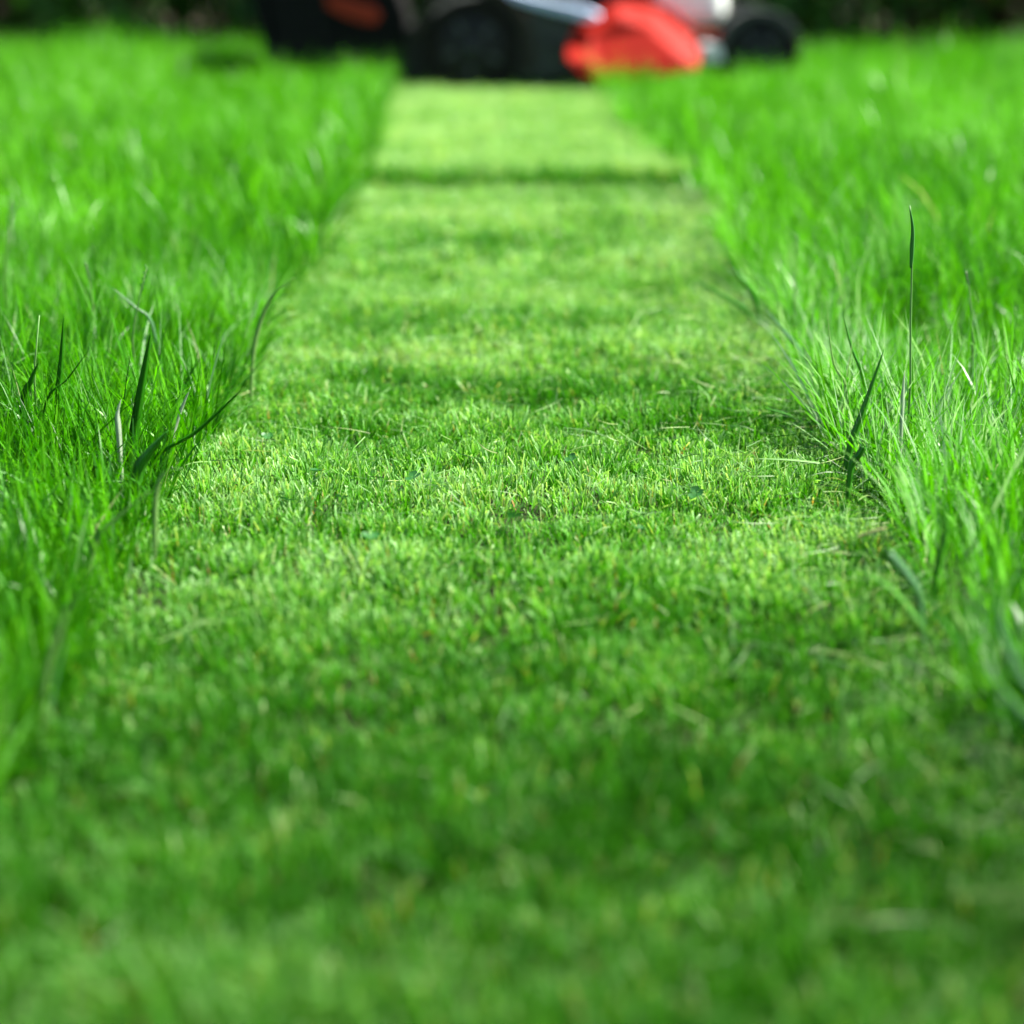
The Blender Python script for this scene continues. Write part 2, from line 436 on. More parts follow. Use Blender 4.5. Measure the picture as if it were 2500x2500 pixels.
def ribbon(name, pts, width, mat, parent=None, fold=0.35, n=14, blunt=False, side=None):
    """a folded leaf along a smooth line: two halves that meet at a keel, real thickness through the fold"""
    P = [Vector(p) for p in pts]
    def cr(t):
        k = t * (len(P) - 1); i = min(int(k), len(P) - 2); f = k - i
        p0 = P[max(i - 1, 0)]; p1 = P[i]; p2 = P[i + 1]; p3 = P[min(i + 2, len(P) - 1)]
        return 0.5 * ((2 * p1) + (p2 - p0) * f + (2 * p0 - 5 * p1 + 4 * p2 - p3) * f * f + (3 * p1 - p0 - 3 * p2 + p3) * f ** 3)
    bm = bmesh.new(); rings = []
    for i in range(n + 1):
        t = i / n; c = cr(t); tg = (cr(min(1, t + 0.02)) - cr(max(0, t - 0.02))).normalized()
        s = Vector(side) if side else Vector((1, 0.25, 0))
        s = (s - tg * s.dot(tg)).normalized(); nn = tg.cross(s)
        wv = width * 0.5 * (0.55 + 0.45 * min(1, t * 2.5)) * (0.75 if (blunt and t > 0.98) else 1) * (1 if blunt else max(0.03, (1 - t ** 2.4)))
        th = 0.00018
        rings.append([bm.verts.new(c - s * wv + nn * (fold * wv)), bm.verts.new(c - nn * th), bm.verts.new(c + s * wv + nn * (fold * wv)), bm.verts.new(c + nn * th * 2)])
    for a, b in zip(rings, rings[1:]):
        for k in range(4):
            bm.faces.new((a[k], a[(k + 1) % 4], b[(k + 1) % 4], b[k])).smooth = True
    bm.faces.new(rings[0][::-1]); bm.faces.new(rings[-1])
    me = bpy.data.meshes.new(name); bm.to_mesh(me); bm.free(); me.materials.append(mat)
    o = bpy.data.objects.new(name, me); C.objects.link(o); o.parent = parent
    return o

def tube(bm, pts, r, sides=8):
    pts = [Vector(p) for p in pts]; rings = []
    rr = r if isinstance(r, (list, tuple)) else [r] * len(pts)
    for i, p in enumerate(pts):
        tg = (pts[min(i + 1, len(pts) - 1)] - pts[max(i - 1, 0)]).normalized()
        u = tg.orthogonal() if i == 0 else (u - tg * u.dot(tg))
        u.normalize(); v = tg.cross(u)
        rings.append([bm.verts.new(p + (u * math.cos(a) + v * math.sin(a)) * rr[i]) for a in [2 * math.pi * k / sides for k in range(sides)]])
    for a, b in zip(rings, rings[1:]):
        for k in range(sides): bm.faces.new((a[k], a[(k + 1) % sides], b[(k + 1) % sides], b[k])).smooth = True
    bm.faces.new(rings[0][::-1]); bm.faces.new(rings[-1])

def link_bm(name, bm, mat, parent=None):
    bmesh.ops.recalc_face_normals(bm, faces=bm.faces[:])
    me = bpy.data.meshes.new(name); bm.to_mesh(me); bm.free(); me.materials.append(mat)
    o = bpy.data.objects.new(name, me); C.objects.link(o); o.parent = parent
    return o

def gz(x, y): return float(ground_z(x, y))
def foot_y(px, py, z):
    """distance at which the line of sight through a pixel is z above the mown level"""
    d = fwd + rgt * ((px - 1250) / FPX) - upv * ((py - 1250) / FPX)
    return d.y * (z - CAM_H) / d.z
def grass_blade(pix, Y, width, mat, label, group='grass blades that stand out', dY=0.0, blunt=False, root=True, side=None, fz=0.012):
    """a single leaf: its line through the photograph is given a distance, and its foot goes down to the soil"""
    k = len(pix)
    Y = foot_y(*pix[0], fz if root else 0.008)
    pts = [at(px, py, Y + dY * i / (k - 1)) for i, (px, py) in enumerate(pix)]
    if root:
        d = pts[0] - pts[1]
        if d.z < -1e-4:
            s = min((pts[0].z - gz(pts[0].x, pts[0].y)) / -d.z, 0.9)
            foot = pts[0] + d * s * 0.6; foot.z = gz(foot.x, foot.y) - 0.002
            pts.insert(0, foot)
    if mat is LM['dark']: width *= 0.82
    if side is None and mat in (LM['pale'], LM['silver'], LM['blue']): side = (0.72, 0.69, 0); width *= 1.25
    o = ribbon('grass_blade', pts, width, mat, None, blunt=blunt, side=side)
    return tag(o, label, 'grass blade', group)

GB = grass_blade
GB([(321, 1105), (340, 980), (357, 880), (369, 808)], 1.60, 0.0105, LM['dark'], 'broad dark green blade standing tallest at the edge of the mown strip')
GB([(143, 980), (150, 870), (156, 766)], 1.72, 0.0068, LM['dark'], 'upright dark green pointed blade rising alone above its neighbours', fz=0.042)
GB([(58, 985), (76, 930), (96, 880)], 1.72, 0.0075, LM['dark'], 'short broad dark blade close to the upright dark pointed blade', fz=0.042)
GB([(380, 1118), (470, 1062), (540, 1000), (597, 944)], 1.60, 0.0055, LM['dark'], 'long dark blade slanting out over the bright mown strip')
GB([(110, 990), (165, 925), (220, 850)], 1.72, 0.0028, LM['dark'], 'thin dark blade crossing behind the upright dark pointed blade', fz=0.042)
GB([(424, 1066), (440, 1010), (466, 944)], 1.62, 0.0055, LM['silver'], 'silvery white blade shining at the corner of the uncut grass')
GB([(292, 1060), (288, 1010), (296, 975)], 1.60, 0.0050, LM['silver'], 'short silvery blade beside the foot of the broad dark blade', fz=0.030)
GB([(336, 1160), (365, 1105), (412, 1050)], 1.53, 0.0110, LM['green'], 'bright green broad blade low in front of the broad dark blade')
GB([(620, 868), (640, 780), (672, 716), (718, 678)], 1.98, 0.0050, LM['pale'], 'pale arching blade bending over the far cut edge', fz=0.030)
GB([(26, 545), (30, 520), (44, 498), (70, 488)], 2.12, 0.0045, LM['silver'], 'pale hooked blade tip curling by the picture edge', fz=0.055)
GB([(270, 700), (330, 748), (375, 800)][::-1], 1.90, 0.0036, LM['blue'], 'grey green blade leaning across the blurred grass', fz=0.055)
GB([(380, 1290), (386, 1190), (410, 1150), (448, 1145)], 1.50, 0.0045, LM['pale'], 'pale blade arching to a flat top near the cut corner')
GB([(232, 1330), (285, 1270), (365, 1200)], 1.38, 0.0065, LM['pale'], 'wide pale blurred blade leaning into the strip in front')
GB([(112, 1660), (140, 1560), (170, 1480), (215, 1440)], 1.18, 0.0060, LM['pale'], 'blurred pale blade bending near the bottom of the uncut grass')
GB([(1826, 764), (1750, 712), (1676, 674)], 2.14, 0.0070, LM['dark'], 'long dark blade reaching out flat over the mown strip')
GB([(1845, 730), (1805, 675), (1771, 612)], 2.22, 0.0075, LM['dark'], 'dark blade standing steeper above the long flat dark one', fz=0.030)
GB([(1956, 864), (1915, 806), (1868, 755)], 1.98, 0.0070, LM['blue'], 'bluish shiny blade leaning out below the two dark blades')
GB([(2078, 1092), (2115, 985), (2160, 848)], 1.64, 0.0078, LM['green'], 'broad green blade crossing the tuft at the cut edge')
GB([(2032, 918), (1985, 890), (1935, 870)], 1.85, 0.0040, LM['dark'], 'thin dark blade arching from the tuft towards the strip')
GB([(2070, 950), (2035, 880), (2016, 722)], 1.80, 0.0035, LM['pale'], 'slender pale blade with a long fine tip above the tuft', fz=0.035)
GB([(2110, 935), (2080, 850), (2055, 755)], 1.82, 0.0035, LM['green'], 'slender green blade standing behind the slender pale one', fz=0.040)
GB([(2205, 1010), (2207, 950), (2209, 905)], 1.66, 0.0050, LM['silver'], 'short silver white blade near the foot of the tall stem', fz=0.040)
GB([(2250, 1462), (2222, 1405), (2175, 1348)], 1.30, 0.0062, LM['blue'], 'blunt bluish cut blade pointing back from the blurred grass', blunt=True)
GB([(2560, 1740), (2490, 1640), (2430, 1515)], 1.08, 0.0120, LM['blue'], 'broad blue grey blade at the picture edge')
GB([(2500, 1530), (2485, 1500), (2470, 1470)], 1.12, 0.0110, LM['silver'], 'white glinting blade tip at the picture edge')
GB([(2068, 1742), (2085, 1700), (2130, 1672)], 1.04, 0.0055, LM['pale'], 'small pale curved blade in the shaded mown grass')
GB([(1851, 1121), (1925, 1124), (2002, 1132)], 1.575, 0.0030, LM['stem'], 'straight cut stalk lying flat on the mown strip', root=False, blunt=True)
GB([(1873, 1067), (1930, 1062), (1984, 1054)], 1.655, 0.0022, LM['dark'], 'thin dark cut blade lying behind the straight cut stalk', root=False)
GB([(1868, 998), (1920, 1012), (1975, 1040)], 1.70, 0.0028, LM['dark'], 'dark green cut blade lying at the foot of the tuft', root=False)
GB([(2092, 1313), (2125, 1302), (2162, 1292)], 1.385, 0.0042, LM['straw'], 'yellow straw piece lying at the foot of the uncut grass', root=False, blunt=True)
GB([(2080, 1140), (2098, 1112), (2110, 1092)], 1.56, 0.0060, LM['green'], 'blunt light green cut leaf stub at the strip edge', blunt=True)

for pix_, Y_, w_, m_, l_ in (
    ([(2540, 1800), (2480, 1720), (2400, 1620)], 0, 0.0085, 'blue', 'lower blurred blue green blade bending in at the picture edge'),
    ([(2530, 1640), (2475, 1580), (2440, 1490), (2436, 1450)], 0, 0.0075, 'blue', 'upright blurred blue green blade beside the white glinting tip'),
    ([(2360, 1560), (2330, 1490), (2322, 1430)], 0, 0.0060, 'pale', 'pale blunt blurred blade rising between cut stub and picture edge'),
    ([(2330, 1420), (2380, 1330), (2460, 1200)], 0, 0.0055, 'pale', 'long pale blurred blade slanting up towards the picture edge'),
    ([(2290, 1390), (2310, 1290), (2296, 1190)], 0, 0.0060, 'green', 'tall bright green blurred blade above the blunt bluish one')):
    GB(pix_, Y_, w_, LM[m_], l_)

def seed_stem(pix, Y, label, sheath=None, seeds=0):
    Y = min(Y, foot_y(*pix[0], 0.055))
    pts = [at(px, py, Y) for px, py in pix]
    foot = pts[0].copy(); foot.z = gz(foot.x, foot.y) - 0.003; pts.insert(0, foot)
    root = bpy.data.objects.new('seed_stem', None); C.objects.link(root); root.location = foot
    inv = lambda p: Vector(p) - foot
    bm = bmesh.new(); k = len(pts)
    tube(bm, [inv(p) for p in pts], [0.0011 - 0.0006 * i / (k - 1) for i in range(k)], 7)
    link_bm('stalk', bm, LM['stem'], root)
    if sheath:
        q = [inv(at(px, py, Y - 0.001)) for px, py in sheath]
        ribbon('leaf_sheath', q, 0.0046, LM['sheath'], root, fold=0.8)
    if seeds:
        a, b = pts[-2], pts[-1]
        for i in range(seeds):
            f = 1.0 - 0.9 * i / seeds
            c = inv(a.lerp(b, f)); s = 1 if i % 2 else -1
            bm = bmesh.new()
            bmesh.ops.create_icosphere(bm, subdivisions=1, radius=1)
            bmesh.ops.transform(bm, matrix=Matrix.Translation(c + Vector((0.0009 * s, 0, 0))) @ Matrix.Rotation(0.35 * s, 4, 'Y') @ Matrix.Diagonal((0.0008, 0.0008, 0.0026, 1)), verts=bm.verts[:])
            link_bm('seed', bm, LM['sheath'], root)
    return tag(root, label, 'grass stem', 'tall grass stems')
seed_stem([(2223, 925), (2223, 800), (2226, 660), (2229, 560), (2221, 502)], 1.80, 'tallest straight stem with a dark folded leaf at its tip',
          sheath=[(2226, 655), (2229, 610), (2230, 555), (2220, 500)])
seed_stem([(2376, 830), (2371, 760), (2366, 700), (2358, 662)], 1.86, 'dark seed stem bending at the top among the sharp blades', seeds=8)
seed_stem([(10, 700), (14, 640), (22, 560), (29, 484)], 2.10, 'thin dark seed stem rising by the pale hooked blade tip', seeds=10)
seed_stem([(228, 780), (226, 740), (220, 690), (210, 642)], 1.95, 'dark seed stem nodding in the middle of the uncut grass', seeds=8)
seed_stem([(324, 830), (328, 790), (342, 720), (359, 652)], 1.92, 'thin upright seed stem behind the broad dark blade', seeds=8)
seed_stem([(84, 930), (86, 880), (96, 770)], 1.80, 'thin bare dark stem between the two upright dark blades')
seed_stem([(1940, 700), (1943, 650), (1945, 600), (1944, 572)], 2.40, 'pale blurred stem standing above the cut edge behind the dark blades', seeds=4)

# ------------------------------------------------------------------ clover leaves low in the mown strip
CL = leaf_mat('clover_leaf', (0.018, 0.10, 0.014), 0.5, 0.3, 0.25)
def leaflet_mesh():
    bm = bmesh.new()
    for k in range(3):
        a0 = k * 2.094 + 0.3
        rim = []
        for j in range(9):
            u = -1 + j / 4
            r = 0.0062 * (1 - 0.12 * (abs(u) < 0.2)) * (1 - 0.35 * abs(u) ** 2)
            a = a0 + u * 0.92
            rim.append(bm.verts.new((math.cos(a) * r, math.sin(a) * r, 0.0012 * math.cos(u * 1.2) + 0.0006)))
        c = bm.verts.new((0, 0, 0)); mid = bm.verts.new((math.cos(a0) * 0.0035, math.sin(a0) * 0.0035, 0.0004))
        for p, q in zip(rim, rim[1:]): bm.faces.new((mid, p, q)).smooth = True
        bm.faces.new((c, rim[0], mid)); bm.faces.new((c, mid, rim[-1]))
    me = bpy.data.meshes.new('leaf'); bm.to_mesh(me); bm.free(); me.materials.append(CL)
    return me
def clover_stalk():
    bm = bmesh.new(); tube(bm, [(0.004, 0, -0.022), (0.001, 0, -0.01), (0, 0, 0)], 0.0005, 5)
    me = bpy.data.meshes.new('stalk'); bm.to_mesh(me); bm.free(); me.materials.append(LM['stem'])
    return me
leaf_me, stalk_me = leaflet_mesh(), clover_stalk()
for px, py in ((652, 1066), (702, 1222), (835, 1215), (1010, 1165), (1395, 1120), (905, 1312), (1255, 1262), (1560, 1290), (1120, 1380), (1700, 1205), (770, 1150), (560, 1345)):
    Yc = 1.6
    for _ in range(6):                                  # where the line of sight meets the top of the cut grass
        p = at(px, py, Yc); tz = gz(p.x, Yc) + float(mown_h(np.array(p.x), np.array(Yc))) + 0.001
        Yc = Yc * (CAM_H - tz) / (CAM_H - p.z)
    p = at(px, py, Yc)
    r = bpy.data.objects.new('clover', None); C.objects.link(r)
    r.location = p; r.rotation_euler = (random.uniform(-0.5, 0.7), random.uniform(-0.4, 0.4), random.uniform(0, 6.28))
    s = random.uniform(0.8, 1.15); r.scale = (s, s, s)
    for nm, me in (('leaf', leaf_me), ('stalk', stalk_me)):
        o = bpy.data.objects.new(nm, me); C.objects.link(o); o.parent = r
    tag(r, 'small dark green clover sprig low in the mown grass', 'clover', 'clover sprigs in the mown strip')

# ------------------------------------------------------------------ lawn mower, standing across the far end of the strip
M['black'] = plain_mat('black_plastic', (0.004, 0.004, 0.004), 0.5, spec=0.2, var=0.3, scale=30)
M['rubber'] = plain_mat('tyre_rubber', (0.009, 0.008, 0.006), 0.85, spec=0.1, var=0.3, scale=60, bump=0.3)
M['hub'] = plain_mat('grey_hub_plastic', (0.014, 0.015, 0.014), 0.55, spec=0.25, var=0.25, scale=40)
M['spoke'] = plain_mat('worn_grey_plastic', (0.035, 0.038, 0.036), 0.5, spec=0.3, var=0.4, scale=40)
M['charcoal'] = plain_mat('charcoal_deck_paint', (0.020, 0.024, 0.021), 0.5, spec=0.3, var=0.25, scale=25)
M['steel'] = plain_mat('blue_grey_steel', (0.30, 0.37, 0.52), 0.45, metal=0.2, var=0.12, scale=20)
M['silver'] = plain_mat('cast_aluminium', (0.55, 0.56, 0.57), 0.4, metal=0.4, var=0.12, scale=60)
M['engine'] = plain_mat('pale_grey_engine_paint', (0.68, 0.70, 0.66), 0.5, spec=0.3, var=0.15, scale=30)
M['red'] = plain_mat('red_paint', (0.26, 0.010, 0.005), 0.65, spec=0.08, var=0.12, scale=15)
M['rust'] = plain_mat('dull_red_plastic', (0.20, 0.018, 0.005), 0.6, spec=0.15, var=0.25, scale=30)
M['fabric'] = plain_mat('catcher_fabric', (0.005, 0.005, 0.0045), 0.9, spec=0.08, var=0.3, scale=200, bump=0.2)
M['brown'] = plain_mat('dusty_dark_plastic', (0.022, 0.018, 0.012), 0.75, spec=0.15, var=0.3, scale=35)

MY = 5.40
mower = bpy.data.objects.new('lawn_mower', None); C.objects.link(mower); mower.location = (0.03, MY, SOIL - 0.006)
tag(mower, 'black and red walk-behind lawn mower with grass catcher standing across the mown strip', 'lawn mower')
MB = Vector(mower.location)
def W(px, py, dy=0.0):
    p = at(px, py, MY + dy) - MB
    return (p.x, p.z)

def prism(name, prof, y0, y1, mat, parent=mower, bevel=0.006, seg=3):
    bm = bmesh.new()
    a = [bm.verts.new((x, y0, z)) for x, z in prof]; b = [bm.verts.new((x, y1, z)) for x, z in prof]
    n = len(prof)
    for i in range(n): bm.faces.new((a[i], a[(i + 1) % n], b[(i + 1) % n], b[i]))
    bm.faces.new(a[::-1]); bm.faces.new(b)
    bmesh.ops.recalc_face_normals(bm, faces=bm.faces[:])
    if bevel: bmesh.ops.bevel(bm, geom=bm.edges[:], offset=bevel, segments=seg, affect='EDGES', profile=0.6, clamp_overlap=True)
    return link_bm(name, bm, mat, parent)

def lathe(name, prof, mat, parent, n=40, loc=(0, 0, 0), smooth=True):
    """prof: (radius, y) pairs turned round the wheel's axle"""
    bm = bmesh.new(); rings = []
    for r, yy in prof:
        rings.append([bm.verts.new((math.cos(2 * math.pi * k / n) * r, yy, math.sin(2 * math.pi * k / n) * r)) for k in range(n)])
    for a, b in zip(rings, rings[1:]):
        for k in range(n): bm.faces.new((a[k], a[(k + 1) % n], b[(k + 1) % n], b[k])).smooth = smooth
    bm.faces.new(rings[0]); bm.faces.new(rings[-1][::-1])
    o = link_bm(name, bm, mat, parent); o.location = loc
    return o

def wheel(x, y, z, R, wd, flip):
    s = -1 if flip else 1
    rim = lathe('wheel', [(R * 0.70, -wd * 0.30 * s), (R * 0.66, -wd * 0.38 * s), (R * 0.34, -wd * 0.22 * s), (R * 0.30, -wd * 0.40 * s), (R * 0.10, -wd * 0.46 * s),
                          (R * 0.10, wd * 0.4 * s), (R * 0.68, wd * 0.35 * s)], M['black'], mower, 36, (x, y, z))
    bm = bmesh.new(); n = 72
    prof = [(0.68, -0.36), (0.80, -0.48), (0.93, -0.47), (0.985, -0.36), (1.0, -0.14), (1.0, 0.14), (0.985, 0.36), (0.93, 0.47), (0.80, 0.48), (0.68, 0.36)]
    rings = []
    for k in range(n):
        a = 2 * math.pi * k / n
        lug = 1.0 if (k // 2) % 2 else 0.965
        rings.append([bm.verts.new((math.cos(a) * R * r * (lug if r > 0.95 else 1), wd * yy, math.sin(a) * R * r * (lug if r > 0.95 else 1))) for r, yy in prof])
    for k in range(n):
        p, q = rings[k], rings[(k + 1) % n]
        for i in range(len(prof) - 1): bm.faces.new((p[i], p[i + 1], q[i + 1], q[i]))
        bm.faces.new((p[-1], p[0], q[0], q[-1]))
    link_bm('tyre', bm, M['rubber'], rim)
    for k in range(5):                                   # raised spokes on the hub
        bm = bmesh.new(); a = 2 * math.pi * k / 5 + 0.4
        bmesh.ops.create_cube(bm, size=1)
        bmesh.ops.transform(bm, matrix=Matrix.Rotation(a, 4, 'Y') @ Matrix.Translation((R * 0.48, -wd * 0.30 * s, 0)) @ Matrix.Diagonal((R * 0.34, wd * 0.14, R * 0.10, 1)), verts=bm.verts[:])
        bmesh.ops.bevel(bm, geom=bm.edges[:], offset=0.002, segments=2, affect='EDGES')
        link_bm('spoke', bm, M['spoke'], rim)
    cap = lathe('hub_cap', [(R * 0.12, -wd * 0.46 * s), (R * 0.15, -wd * 0.52 * s), (R * 0.06, -wd * 0.58 * s)], M['charcoal'], rim, 20)
    return rim
RX, RZ = W(1153, 118); FX, FZ = W(1852, 130)
RR = RZ * 1.05; FR = FZ
wheel(RX, 0.0, RZ, RR, 0.050, False)
wheel(RX, 0.50, RZ, RR, 0.050, True)
wheel(FX, 0.0, FZ, FR, 0.045, False)
wheel(FX, 0.50, FZ, FR, 0.045, True)

# deck shell with its sides
deck = prism('deck', [W(1010, 190), W(1010, 60), W(1110, 0), W(1240, -28), W(1330, -4), W(1480, 48), W(1600, 62), W(1720, 95), W(1760, 120), W(1755, 160), W(1440, 196), W(1080, 200)],
             0.032, 0.468, M['charcoal'], bevel=0.010)
# dusty arch over the back wheel
def arch(name, cx, cz, r0, r1, a0, a1, y0, y1, mat, n=22, parent=mower):
    out = [(cx + math.cos(a0 + (a1 - a0) * k / n) * r1, cz + math.sin(a0 + (a1 - a0) * k / n) * r1) for k in range(n + 1)]
    inn = [(cx + math.cos(a1 + (a0 - a1) * k / n) * r0, cz + math.sin(a1 + (a0 - a1) * k / n) * r0) for k in range(n + 1)]
    return prism(name, out + inn, y0, y1, mat, parent, bevel=0.0025, seg=2)
for y0, y1 in ((-0.02, 0.034), (0.466, 0.52)):
    arch('wheel_arch', RX, RZ, RR * 1.10, RR * 1.30, math.radians(-20), math.radians(165), y0, y1, M['brown'])
for y0, y1 in ((-0.028, 0.030), (0.470, 0.528)):
    arch('front_fender', FX, FZ, FR * 0.86, FR * 1.06, math.radians(28), math.radians(168), y0 - 0.002, y1 + 0.002, M['spoke'])
# steel shoulder that slopes down along the deck's side, its bolts and the side plate
prism('deck_shoulder', [W(1180, -44), W(1300, -10), W(1440, 22), W(1470, 38), W(1462, 58), W(1420, 50), W(1300, 18), W(1190, -18)], -0.012, 0.030, M['steel'], bevel=0.007)
sp = prism('side_plate', [W(1262, 30), W(1330, 26), W(1412, 70), W(1390, 120), W(1420, 192), W(1262, 196)], 0.006, 0.030, M['charcoal'], bevel=0.006)
for px, py in ((1350, 100), (1290, 160)):
    lathe('bolt', [(0.017, 0.0), (0.017, -0.010), (0.011, -0.014)], M['hub'], sp, 6, (W(px, py)[0], 0.006, W(px, py)[1]), False)
prism('height_lever', [W(1326, 96), W(1342, 90), W(1376, 112), W(1370, 122)], -0.010, -0.002, M['hub'], bevel=0.003)

# red side skirts: a folded shell with a hollow in the middle of its face
def red_skirt(name, side):
    o_ = [W(1386, 104), W(1408, 60), W(1500, 8), W(1600, 24), W(1712, 108), W(1704, 170, -.085), W(1560, 192, -.085), W(1455, 194, -.085), W(1425, 186, -.085), W(1384, 146, -.085)]
    i_ = [W(1424, 112), W(1440, 82), W(1516, 50), W(1580, 66), W(1678, 120), W(1672, 150), W(1570, 168), W(1466, 168), W(1440, 160), W(1420, 140)]
    yo, yi = (0.0, -0.048)
    f = (lambda v: v) if side == 0 else (lambda v: 0.5 - v)
    bm = bmesh.new()
    back = [bm.verts.new((x, f(0.05), z)) for x, z in o_]
    A = [bm.verts.new((x, f(yo if k < 5 else -0.098), z)) for k, (x, z) in enumerate(o_)]; B = [bm.verts.new((x, f(yi if k < 5 else -0.092), z)) for k, (x, z) in enumerate(i_)]
    n = len(o_)
    for P, Q in ((back, A), (A, B)):
        for k in range(n): bm.faces.new((P[k], P[(k + 1) % n], Q[(k + 1) % n], Q[k]))
    bm.faces.new(B); bm.faces.new(back[::-1])
    bmesh.ops.recalc_face_normals(bm, faces=bm.faces[:])
    bmesh.ops.bevel(bm, geom=bm.edges[:], offset=0.003, segments=2, affect='EDGES', clamp_overlap=True)
    return link_bm(name, bm, M['red'], mower)
red_skirt('red_skirt', 0); red_skirt('red_skirt', 1)
prism('red_hood', [W(1500, 10, .1), W(1560, -10, .1), W(1640, 20, .1), W(1712, 92, .1), W(1690, 112, .1), W(1520, 60, .1)], 0.055, 0.445, M['red'], bevel=0.010)
prism('front_bar', [W(1696, 76), W(1766, 84), W(1768, 100), W(1700, 98)], -0.012, 0.028, M['rust'], bevel=0.004)
prism('axle_bracket', [W(1706, 104), W(1758, 106), W(1764, 150), W(1712, 150)], -0.024, 0.026, M['silver'], bevel=0.006)

# engine
bm = bmesh.new(); bmesh.ops.create_cube(bm, size=1)
ex0, ez0 = W(1588, 66, 0.12); ex1, ez1 = W(1780, -70, 0.12)
bmesh.ops.transform(bm, matrix=Matrix.Translation(((ex0 + ex1) / 2, 0.26, (ez0 + ez1) / 2)) @ Matrix.Diagonal((ex1 - ex0, 0.28, ez1 - ez0, 1)), verts=bm.verts[:])
bmesh.ops.bevel(bm, geom=bm.edges[:], offset=0.045, segments=5, affect='EDGES', profile=0.5)
for f in bm.faces: f.smooth = True
eng = link_bm('engine', bm, M['engine'], mower)
for k in range(5):
    z = ez0 + 0.035 + k * 0.022
    prism('cooling_fin', [(ex0 + 0.02, z), (ex1 + 0.004, z), (ex1 + 0.004, z + 0.006), (ex0 + 0.02, z + 0.006)], 0.16, 0.36, M['engine'], eng, 0.0015, 1)
prism('engine_shroud', [W(1420, 40, .14), W(1430, -60, .14), W(1500, -95, .14), W(1592, -80, .14), W(1592, 50, .14)], 0.10, 0.42, M['black'], bevel=0.016)
lathe('starter_cover', [(0.085, 0), (0.09, 0.02), (0.07, 0.045), (0.02, 0.05)], M['black'], mower, 32, (ex0 + 0.02, 0.26, ez1 + 0.01)).rotation_euler = (math.pi / 2, 0, 0)
lathe('fuel_cap', [(0.026, 0), (0.026, 0.016), (0.018, 0.020)], M['black'], mower, 20, (ex0 - 0.09, 0.36, ez1 - 0.005)).rotation_euler = (math.pi / 2, 0, 0)

# grass catcher
cat = prism('grass_catcher', [W(598, -120), W(604, -20), W(622, 40), W(648, 128), W(690, 168), W(930, 172), W(985, 140), W(990, 40), W(960, -30), W(905, -120), W(760, -160)],
            0.012, 0.488, M['fabric'], bevel=0.014)
prism('catcher_stripe', [W(792, -14), W(860, -2), W(914, 16), W(930, 38), W(916, 60), W(882, 56), W(838, 40), W(798, 18)], 0.002, 0.020, M['rust'], cat, bevel=0.004)
prism('catcher_lid', [W(594, -118), W(758, -164), W(912, -124), W(908, -112), W(758, -150), W(598, -106)], 0.004, 0.496, M['hub'], cat, bevel=0.004)
prism('catcher_rim', [W(640, 116), W(668, 112), W(700, 160), W(690, 172), W(664, 160)], 0.004, 0.030, M['black'], cat, bevel=0.004)
for k, (a, b) in enumerate(((680, 712), (720, 752), (760, 792))):
    prism('catcher_rib', [W(a, -40), W(a + 8, -40), W(b + 8, 150), W(b, 150)], 0.008, 0.018, M['black'], cat, bevel=0.002)
prism('rear_flap', [W(958, 70), W(1060, 60), W(1066, 206), W(990, 206), W(968, 180)], 0.030, 0.470, M['black'], bevel=0.008)
lathe('rear_axle', [(0.010, 0.02), (0.010, 0.48)], M['hub'], mower, 14, (RX, 0, RZ))
lathe('front_axle', [(0.009, 0.02), (0.009, 0.48)], M['hub'], mower, 14, (FX, 0, FZ))
# handle bars
hb = bmesh.new()
hx, hz = W(1075, 0)
path = [(hx, 0.036, hz), (hx - 0.10, 0.030, hz + 0.18), (hx - 0.60, 0.030, hz + 0.66), (hx - 0.66, 0.05, hz + 0.71), (hx - 0.68, 0.09, hz + 0.725),
        (hx - 0.68, 0.41, hz + 0.725), (hx - 0.66, 0.45, hz + 0.71), (hx - 0.60, 0.470, hz + 0.66), (hx - 0.10, 0.470, hz + 0.18), (hx, 0.464, hz)]
tube(hb, path, 0.0115, 12)
hbar = link_bm('handle_bar', hb, M['black'], mower)
bm = bmesh.new(); tube(bm, [(hx - 0.68, 0.10, hz + 0.725), (hx - 0.68, 0.40, hz + 0.725)], 0.0165, 14); link_bm('grip', bm, M['rubber'], hbar)
bm = bmesh.new(); tube(bm, [(hx - 0.60, 0.050, hz + 0.635), (hx - 0.645, 0.08, hz + 0.66), (hx - 0.645, 0.42, hz + 0.66), (hx - 0.60, 0.450, hz + 0.635)], 0.004, 8); link_bm('brake_lever', bm, M['silver'], hbar)

